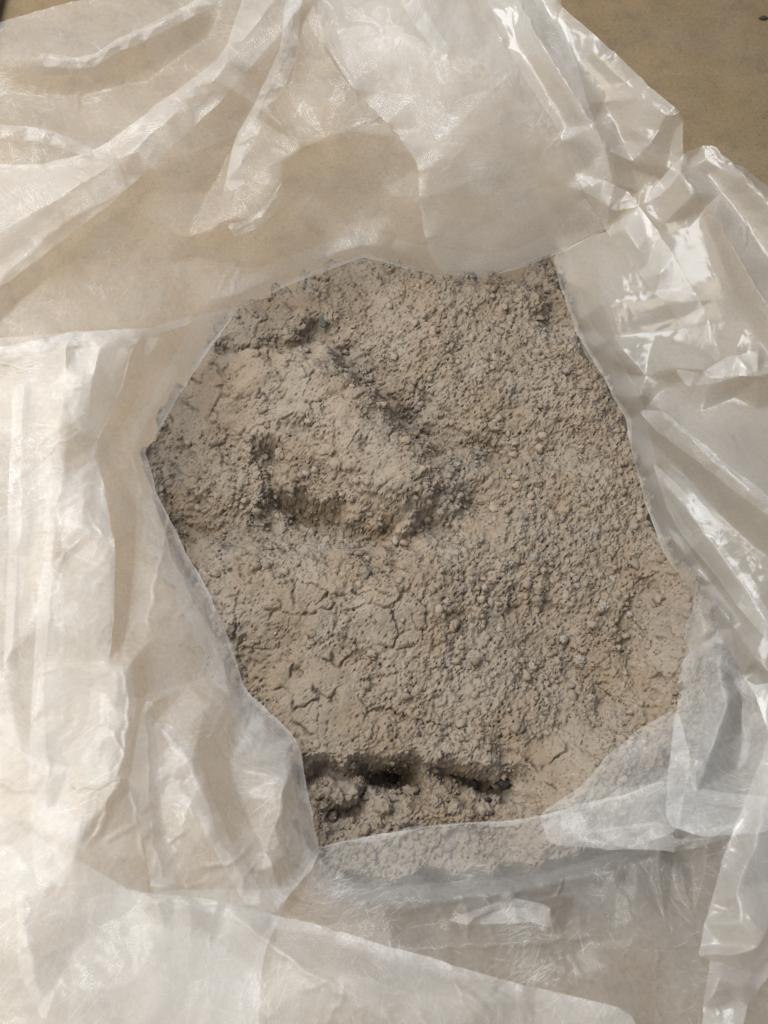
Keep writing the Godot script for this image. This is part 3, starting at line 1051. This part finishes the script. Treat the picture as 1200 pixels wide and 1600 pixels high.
	# right
	sheet("side_flap", bag,
		[1066, 240, 0.5, 1105, 226, 0.6, 1150, 255, 0.4, 1270, 340, 0.3, 1290, 800, 0, 1290, 1160, 0, 1200, 1150, 0.2, 1172, 1070, 0.3, 1130, 1000, 0.3, 1082, 932, 0.2, 1056, 895, 0.1, 1030, 850, 0.0, 1000, 760, 0, 978, 660, 0, 950, 602, 0.1, 920, 560, 0.0, 900, 520, 0.0, 880, 460, 0.1, 860, 400, 0.0, 945, 362, 0.0, 1000, 320, 0.2],
		[[1062, 272, 0.9, 1112, 335, 1.0, 1155, 412, 0.9, 1210, 500, 0.8], [1112, 232, 0.9, 1160, 275, 1.0, 1230, 350, 0.8], [1085, 245, 0.2, 1150, 330, 0.2, 1210, 420, 0.2],
		 [1010, 330, 0.4, 1090, 400, 0.2, 1140, 500, 0.1, 1170, 560, 0.2], [1100, 330, 0.3, 1150, 470, 0.3, 1200, 560, 0.3],
		 [962, 565, 0.4, 1000, 620, 0.9, 1040, 652, 1.1, 1110, 720, 1.2, 1200, 792, 1.2, 1280, 850, 1.0],
		 [985, 660, 0.1, 1050, 720, 0.3, 1120, 800, 0.4, 1210, 880, 0.4], [1005, 730, 0.4, 1060, 780, 0.7, 1140, 890, 0.8, 1220, 1010, 0.6],
		 [1030, 800, 0.0, 1090, 880, 0.2, 1160, 980, 0.3], [1052, 840, 0.4, 1110, 930, 0.6, 1180, 1030, 0.7, 1230, 1090, 0.5],
		 [880, 440, 0.3, 940, 470, 0.5, 1010, 480, 0.2], [905, 500, 0.5, 960, 530, 0.3, 1020, 520, -0.1], [930, 540, 0.2, 970, 545, 0.6, 1010, 590, 0.4, 1020, 625, 0.2],
		 [1055, 575, 0.6, 1100, 575, 0.9, 1160, 560, 1.0, 1185, 560, 0.8, 1240, 555, 0.5], [1060, 598, 0.1, 1110, 592, 0.8, 1180, 590, 0.9], [1120, 560, 0.1, 1150, 545, 0.3],
		 [1060, 630, 0.3, 1130, 660, 0.6, 1200, 700, 0.4], [1150, 620, 0.2, 1210, 660, 0.2]], 0.35, 50, 1.0, [[1.3, 1.6, 1050, 255, 1112, 335, 1155, 412, 1215, 510], [1.2, 1.4, 1100, 220, 1160, 275, 1240, 360], [1.3, 1.7, 955, 555, 1000, 620, 1040, 652, 1110, 720, 1210, 800], [1.5, 1.6, 1045, 600, 1110, 592, 1180, 590, 1220, 585], [1.2, 0.9, 1000, 720, 1060, 780, 1140, 890, 1200, 980], [1.2, 0.9, 1045, 830, 1110, 930, 1180, 1030], [1.1, 0.8, 885, 500, 930, 450, 1000, 425], [1.0, 0.8, 890, 520, 930, 480, 1040, 450], [1.1, 0.7, 1010, 700, 1100, 770, 1210, 860]], gloss_film)
	sheet("corner_fold", bag,
		[1082, 930, 0.2, 1066, 1020, 0.2, 1056, 1105, 0.2, 1046, 1180, 0.2, 1040, 1290, 0.0, 1100, 1310, 0.0, 1190, 1300, 0, 1260, 1280, 0, 1270, 1060, 0, 1172, 1070, 0.0, 1130, 1000, 0.1],
		[[1085, 940, 0.6, 1120, 1030, 0.7, 1140, 1100, 0.6, 1110, 1180, 0.3, 1085, 1240, 0.0, 1050, 1292, 0.2], [1160, 1100, -0.3, 1150, 1200, -0.5, 1170, 1280, -0.4], [1070, 1050, 0.2, 1075, 1150, 0.0]], 0.15, 100, 1.0, [], milky_film)
	# front
	sheet("front_wall", bag,
		[500, 1327, 0.2, 545, 1311, 0.2, 600, 1302, 0.2, 650, 1291, 0.2, 700, 1287, 0.2, 760, 1284, 0.2, 810, 1282, 0.2, 845, 1274, 0.2, 910, 1256, 0.2, 980, 1240, 0.2, 1042, 1218, 0.1, 1130, 1240, 0, 1260, 1250, 0, 1280, 1680, 0, 700, 1700, 0, 100, 1700, 0, 120, 1400, 0, 300, 1390, 0, 450, 1390, 0],
		[[930, 1300, 0.4, 980, 1295, 0.6, 1030, 1286, 0.7, 1055, 1318, 0.3, 1100, 1300, 0.6, 1160, 1288, 0.5], [900, 1310, 0.0, 1000, 1325, -0.3, 1060, 1330, -0.4],
		 [560, 1440, 0.3, 640, 1410, 0.5, 800, 1390, 0.7, 960, 1360, 0.6, 1060, 1320, 0.4, 1150, 1300, 0.4], [640, 1450, 0.15, 820, 1412, 0.3, 980, 1375, 0.3, 1120, 1340, 0.2],
		 [700, 1440, 0.3, 800, 1405, 0.6, 856, 1418, 0.8, 858, 1455, 0.4], [960, 1385, 0.5, 1060, 1355, 0.6, 1140, 1345, 0.4],
		 [620, 1478, 0.3, 800, 1476, 0.4, 1000, 1455, 0.4, 1080, 1440, 0.2], [900, 1520, 0.3, 1000, 1505, 0.4, 1100, 1495, 0.2], [760, 1500, 0.2, 900, 1490, 0.2],
		 [500, 1340, 0.5, 560, 1380, 0.3, 620, 1350, 0.5, 690, 1340, 0.2], [600, 1420, 0.6, 690, 1340, 0.5, 740, 1310, 0.3], [1000, 1560, 0.2, 1100, 1530, 0.3]], 0.0, 0, 1.0, [[1.2, 1.0, 900, 1304, 980, 1295, 1030, 1286, 1055, 1318, 1100, 1300, 1180, 1285], [1.5, 1.4, 690, 1445, 800, 1405, 856, 1418, 862, 1465], [1.5, 0.7, 600, 1425, 800, 1390, 960, 1360, 1150, 1300], [1.2, 0.6, 600, 1478, 800, 1476, 1000, 1455]], clear_film)
	sheet("front_edge_fold", bag,
		[840, 1275, 0.2, 910, 1225, 0.2, 940, 1190, 0.2, 990, 1146, 0.2, 1056, 1104, 0.2, 1080, 1180, 0, 1060, 1300, -0.3, 960, 1330, -0.3, 860, 1320, -0.2],
		[[905, 1262, 0.3, 960, 1235, 0.4, 1042, 1216, 0.4], [1000, 1180, -0.2, 1030, 1160, -0.2]], 0.55, 150, 0.6, [], film)
	sheet("standing_pleat", bag,
		[1200, 1150, 0.3, 1185, 1200, 0.3, 1160, 1262, 0.2, 1130, 1340, 0.2, 1105, 1430, 0.2, 1090, 1492, 0.1, 1110, 1500, 0.1, 1100, 1560, 0.0, 1085, 1690, 0.0, 1140, 1690, 0.0, 1170, 1560, 0.0, 1280, 1440, 0.0, 1290, 1100, 0.2],
		[[1210, 1180, 0.7, 1180, 1300, 0.9, 1150, 1400, 0.8, 1110, 1490, 0.4], [1140, 1420, 0.1, 1130, 1480, 0.0], [1180, 1380, 0.5, 1155, 1440, 0.8, 1135, 1490, 0.7, 1110, 1560, 0.4], [1220, 1400, 0.5, 1190, 1480, 0.7, 1160, 1540, 0.4]], 0.9, 110, 0.7, [], gloss_film)
	sheet("front_roll", bag,
		[205, 1392, 0.2, 290, 1400, 0.4, 345, 1408, 0.6, 440, 1432, 0.5, 520, 1452, 0.4, 600, 1478, 0.4, 700, 1505, 0.3, 800, 1534, 0.3, 985, 1578, 0.2, 1030, 1690, 0, 600, 1700, 0, 100, 1700, 0, -80, 1690, 0, -80, 1230, 0, 30, 1290, 0, 120, 1345, 0.1],
		[[245, 1410, 0.9, 340, 1412, 1.1, 420, 1470, 1.0, 500, 1530, 1.2, 600, 1590, 1.0, 700, 1650, 0.6], [500, 1490, 0.6, 560, 1520, 1.2, 640, 1550, 0.8, 760, 1560, 0.6],
		 [260, 1450, 0.3, 340, 1470, 0.2, 400, 1520, 0.2], [40, 1420, 0.6, 40, 1480, 0.9, 70, 1560, 0.5], [90, 1530, 0.5, 130, 1560, 0.6, 200, 1600, 0.4], [220, 1530, 0.5, 300, 1545, 0.4, 420, 1580, 0.4], [-40, 1480, 0.3, 20, 1600, 0.2]], 0.8, 20, 1.0, [[1.6, 1.8, 225, 1404, 300, 1404, 340, 1410, 420, 1470, 500, 1530, 620, 1600], [1.8, 1.4, 25, 1400, 42, 1480, 75, 1570], [1.2, 0.8, 90, 1530, 130, 1560, 200, 1600]], film)
	# left
	sheet("left_wall", bag,
		[372, 480, 0.2, 340, 530, 0.2, 290, 600, 0.2, 250, 670, 0.2, 228, 705, 0.3, 240, 760, 0.2, 268, 818, 0.2, 300, 880, 0.2, 340, 950, 0.2, 365, 1015, 0.2, 386, 1080, 0.2, 420, 1110, 0.2, 467, 1160, 0.3, 475, 1210, 0.3, 490, 1290, 0.3, 500, 1328, 0.4, 485, 1362, 0.2, 445, 1410, 0.1, 410, 1500, 0, 400, 1700, 0, -80, 1700, 0, -80, 560, 0, 110, 520, 0.2, 220, 515, 0.2],
		[[210, 532, 0.2, 185, 620, 0.3, 150, 695, 0.5, 165, 760, 0.9, 178, 845, 1.0, 180, 940, 0.7, 170, 1040, 0.4],
		 [105, 540, 0.8, 102, 620, 0.9, 108, 665, 0.9, 95, 780, 0.7, 85, 860, 0.8, 80, 960, 0.6], [150, 545, 1.0, 140, 640, 1.1, 145, 690, 0.8],
		 [100, 862, 0.4, 140, 830, 1.0, 176, 842, 1.1], [230, 525, -0.1, 200, 640, -0.2, 155, 710, 0.0, 190, 745, 0.1],
		 [20, 540, 0.2, 30, 700, 0.0, 10, 900, 0.1, 20, 1100, 0.2], [50, 620, 0.5, 60, 800, 0.6, 40, 1000, 0.5],
		 [262, 830, 0.3, 245, 900, 0.3, 230, 1000, 0.2, 222, 1090, 0.0], [215, 790, 0.1, 205, 900, 0.0, 195, 1000, 0.1],
		 [165, 1040, 0.8, 160, 1130, 0.9, 150, 1220, 0.9, 130, 1290, 0.8, 118, 1340, 0.9], [200, 1045, 0.6, 205, 1130, 0.9, 180, 1230, 1.0, 140, 1310, 0.6],
		 [190, 1222, 1.0, 205, 1232, 0.8, 222, 1290, 0.6, 236, 1390, 0.4], [225, 1100, 0.4, 235, 1200, 0.3, 255, 1300, 0.2, 270, 1380, 0.1],
		 [300, 1070, -0.2, 320, 1100, 0.5, 380, 1108, 0.3], [240, 1130, 0.2, 300, 1190, 0.6, 340, 1290, 0.5, 400, 1390, 0.3, 430, 1420, 0.2],
		 [290, 1275, 0.6, 330, 1300, 0.7, 380, 1400, 0.3], [465, 1165, 0.8, 440, 1260, 0.6, 405, 1365, 0.3], [440, 1340, 0.5, 425, 1350, 0.8, 410, 1360, 0.4], [350, 1200, -0.3, 390, 1280, -0.4],
		 [60, 1040, -0.4, 50, 1120, -0.3], [45, 1180, 0.6, 55, 1280, 0.7, 60, 1340, 0.4], [110, 1200, 0.8, 90, 1250, 0.6]], 0.25, 95, 1.0, [[1.4, 1.2, 190, 1030, 205, 1100, 195, 1180, 160, 1290, 130, 1340], [1.4, 1.2, 140, 1290, 190, 1222, 205, 1232, 222, 1290, 240, 1400], [1.3, 0.8, 230, 1110, 300, 1190, 340, 1290, 420, 1420], [1.5, 1.0, 467, 1150, 440, 1260, 400, 1370], [1.0, 0.7, 262, 830, 245, 900, 228, 1010], [1.2, 0.6, 300, 1070, 320, 1100, 400, 1108]], milky_film)
	sheet("left_overlap", bag,
		[212, 535, 0.3, 188, 620, 0.4, 150, 700, 0.6, 165, 760, 0.8, 180, 850, 0.9, 176, 1000, 0.6, 165, 1060, 0.5, 160, 1180, 0.5, 120, 1340, 0.4, 40, 1420, 0.2, -80, 1420, 0, -80, 535, -0.5, 105, 520, -0.5, 225, 512, -0.4],
		[[105, 575, 0.6, 100, 650, 1.0, 90, 850, 0.8, 80, 1000, 0.6, 90, 1200, 0.5], [140, 720, 0.9, 130, 820, 1.1, 110, 870, 0.7], [20, 600, 0.4, 30, 900, 0.2, 25, 1200, 0.4], [-30, 700, 0.8, -20, 1000, 0.8]], 0.45, 95, 1.0, [[1.4, 1.2, 215, 530, 190, 620, 150, 700, 165, 760, 180, 860], [1.4, 1.3, 90, 880, 110, 862, 140, 832, 180, 842], [1.6, 0.9, 105, 540, 102, 620, 108, 665, 95, 780, 85, 900], [1.2, 0.7, 60, 660, 70, 800, 60, 950]], clear_film)
	sheet("doubled_band", bag,
		[-70, 510, 0.0, 0, 450, 0.2, 60, 405, 0.2, 200, 295, 0.2, 330, 175, 0.2, 470, 15, 0.2, 490, -60, 0, 400, -60, 0, 350, 85, 0.2, 250, 160, 0.2, 150, 235, 0.2, 60, 258, 0.2, -70, 254, 0],
		[[-60, 400, 0.7, 60, 330, 0.8, 200, 240, 0.8, 330, 130, 0.7, 430, 0, 0.7]], 0.75, 140, 0.8, [], clear_film)
	sheet("doubled_patch", bag,
		[490, -60, 0.1, 500, 60, 0.2, 560, 150, 0.2, 620, 207, 0.2, 655, 260, 0.2, 657, 320, 0.2, 665, 380, 0.1, 690, 425, -0.2, 745, 437, -0.4, 800, 418, -0.4, 870, 394, -0.3, 945, 358, -0.4, 905, 292, 0.2, 870, 200, 0.3, 800, 90, 0.4, 740, -60, 0.2],
		[[700, 120, 0.4, 790, 130, 0.6, 840, 210, 0.4], [560, -20, 0.3, 600, 80, 0.4, 680, 180, 0.2], [740, 200, 0.1, 820, 250, 0.2], [620, -30, 0.5, 650, 60, 0.6, 700, 90, 0.5]], 0.6, 60, 1.4, [], clear_film)
	# narrow doubled gathers
	fold(bag, [165, 1038, 200, 1042, 214, 1110, 190, 1220, 150, 1300, 120, 1345, 104, 1340, 150, 1230, 166, 1130], [182, 1050, 192, 1120, 168, 1230, 115, 1338], 1.3)
	fold(bag, [62, 880, 104, 870, 96, 1100, 112, 1250, 100, 1385, 58, 1400, 44, 1200], [82, 890, 68, 1100, 80, 1250, 78, 1385], 1.5)
	fold(bag, [224, 1095, 240, 1098, 262, 1300, 278, 1392, 236, 1396, 220, 1290, 198, 1235], [230, 1110, 236, 1290, 256, 1385], 1.0)
	fold(bag, [240, 1128, 262, 1128, 312, 1188, 348, 1290, 404, 1388, 434, 1428, 380, 1412, 318, 1300, 285, 1200], [250, 1132, 300, 1195, 335, 1295, 405, 1410], 1.0)
	fold(bag, [20, 600, 52, 590, 60, 760, 40, 900, 30, 1060, 5, 1060, 12, 850], [36, 600, 36, 780, 18, 1050], 1.4)
	fold(bag, [104, 548, 160, 540, 206, 534, 178, 622, 150, 690, 104, 664, 98, 600], [150, 545, 140, 620, 135, 678], 1.5)
	fold(bag, [104, 752, 150, 712, 166, 770, 178, 842, 140, 835, 100, 862, 92, 820], [128, 740, 132, 800, 130, 838], 1.7)
	fold(bag, [470, -10, 468, 80, 442, 142, 402, 202, 378, 300, 348, 302, 368, 212, 408, 142, 438, 72, 448, -10], [460, 0, 452, 75, 405, 175, 362, 300], 0.7)
	fold(bag, [598, -60, 630, -60, 655, 0, 705, 78, 692, 98, 640, 32], [615, -50, 648, 20, 698, 90], 1.3)
	fold(bag, [356, 352, 400, 338, 428, 302, 444, 292, 436, 325, 408, 356, 368, 372], [362, 362, 410, 342, 440, 298], 0.8)
	fold(bag, [-60, 190, 70, 200, 150, 232, 140, 246, 60, 222, -60, 214], [-50, 200, 70, 212, 144, 238], 1.2)
	fold(bag, [60, 84, 135, 90, 200, 52, 300, 6, 340, -20, 352, 0, 300, 26, 205, 74, 140, 108, 70, 104], [66, 94, 136, 99, 204, 62, 340, -6], 1.0)
	fold(bag, [995, 640, 1040, 644, 1110, 706, 1210, 780, 1215, 815, 1110, 738, 1030, 675], [1005, 640, 1040, 655, 1110, 722, 1212, 798], 1.4)
	fold(bag, [1015, 720, 1060, 756, 1130, 850, 1205, 960, 1210, 1012, 1140, 930, 1050, 815], [1025, 735, 1090, 820, 1205, 985], 1.2)
	sheet("pleat_fold", bag, [1055, 577, 0.1, 1095, 582, 0.05, 1140, 556, -0.05, 1182, 546, -0.15, 1186, 580, -0.15, 1130, 594, 0.0, 1072, 606, 0.1], [], 1.7, 0, 0.2, [], gloss_film)
	fold(bag, [925, 1298, 980, 1291, 1030, 1281, 1056, 1314, 1100, 1296, 1162, 1284, 1166, 1300, 1062, 1331, 960, 1322], [935, 1306, 1030, 1292, 1056, 1322, 1160, 1292], 1.3)
	fold(bag, [696, 1438, 800, 1402, 858, 1414, 862, 1452, 820, 1440, 740, 1446], [705, 1440, 800, 1410, 856, 1424], 1.3)
	fold(bag, [25, 1392, 50, 1400, 52, 1480, 90, 1560, 70, 1600, 30, 1520], [36, 1400, 42, 1480, 78, 1575], 2.0)
	hem("folded_edge", bag, [370, 482, 0.3, 340, 530, 0.2, 290, 600, 0.2, 250, 670, 0.2, 228, 705, 0.3, 240, 760, 0.2, 268, 818, 0.2, 300, 880, 0.2, 340, 950, 0.2, 386, 1080, 0.2, 420, 1110, 0.2, 467, 1160, 0.3, 475, 1210, 0.3, 490, 1290, 0.3, 500, 1328, 0.4], 7, 0.25, 95)
	hem("folded_edge", bag, [500, 1327, 0.2, 545, 1311, 0.2, 600, 1302, 0.2, 700, 1287, 0.2, 810, 1282, 0.2, 845, 1274, 0.2, 980, 1240, 0.2, 1042, 1218, 0.1], 7, 0.0, 0)
	hem("folded_edge", bag, [1082, 932, 0.2, 1056, 895, 0.1, 1030, 850, 0.0, 1000, 760, 0, 978, 660, 0, 950, 602, 0.1, 900, 520, 0.0, 880, 460, 0.1, 860, 400, 0.0], 6, 0.35, 50)
	hem("folded_edge", bag, [945, 362, -0.6, 870, 398, -0.4, 800, 422, -0.5, 745, 441, -0.6, 700, 438, -0.6, 650, 426, -0.4, 610, 411, -0.2, 570, 403, 0.2, 500, 426, 0.3, 430, 456, 0.3, 370, 482, 0.3], 6, 0.0, 35)

func build_floor_things():
	# the pale blue edge of something lying on the floor beyond the bag, only a sliver of it in sight
	var o := MeshInstance3D.new()
	o.name = "paper_sheet"
	var st := PackedVector3Array()
	var idx := PackedInt32Array()
	var a := at(6, -6, 0.6)
	for j in 9:
		for i in 7:
			var u := i / 6.0
			var w := j / 8.0
			st.append(a + Vector3(-0.14 * (1.0 - u), 0.0015 * sin(w * 5.0) + 0.004 * pow(u, 6.0), (w - 0.62) * 0.20 + 0.006 * u))
	for j in 8:
		for i in 6:
			var k := j * 7 + i
			idx.append_array(PackedInt32Array([k, k + 1, k + 7, k + 1, k + 8, k + 7]))
	o.mesh = mesh_of(st, idx)
	o.material_override = piece_mat(Color(0.44, 0.50, 0.66), 0.6)
	add_child(o)
	meta(o, "pale blue sheet lying on the brown floor beyond the bag", "sheet")
	var c := MeshInstance3D.new()
	c.name = "floor_crumb"
	c.mesh = chunk(555, 0.5)
	c.material_override = piece_mat(Color(0.05, 0.04, 0.03), 0.9)
	add_child(c)
	c.transform = Transform3D(Basis.IDENTITY.scaled(Vector3(0.004, 0.0015, 0.0022)), at(1193, 28, 0.1))
	meta(c, "dark brown crumb lying alone on the brown floor", "crumb")

func _ready():
	set_camera()
	set_light()
	build_floor()
	build_ash()
	build_pieces()
	build_bag()
	build_floor_things()
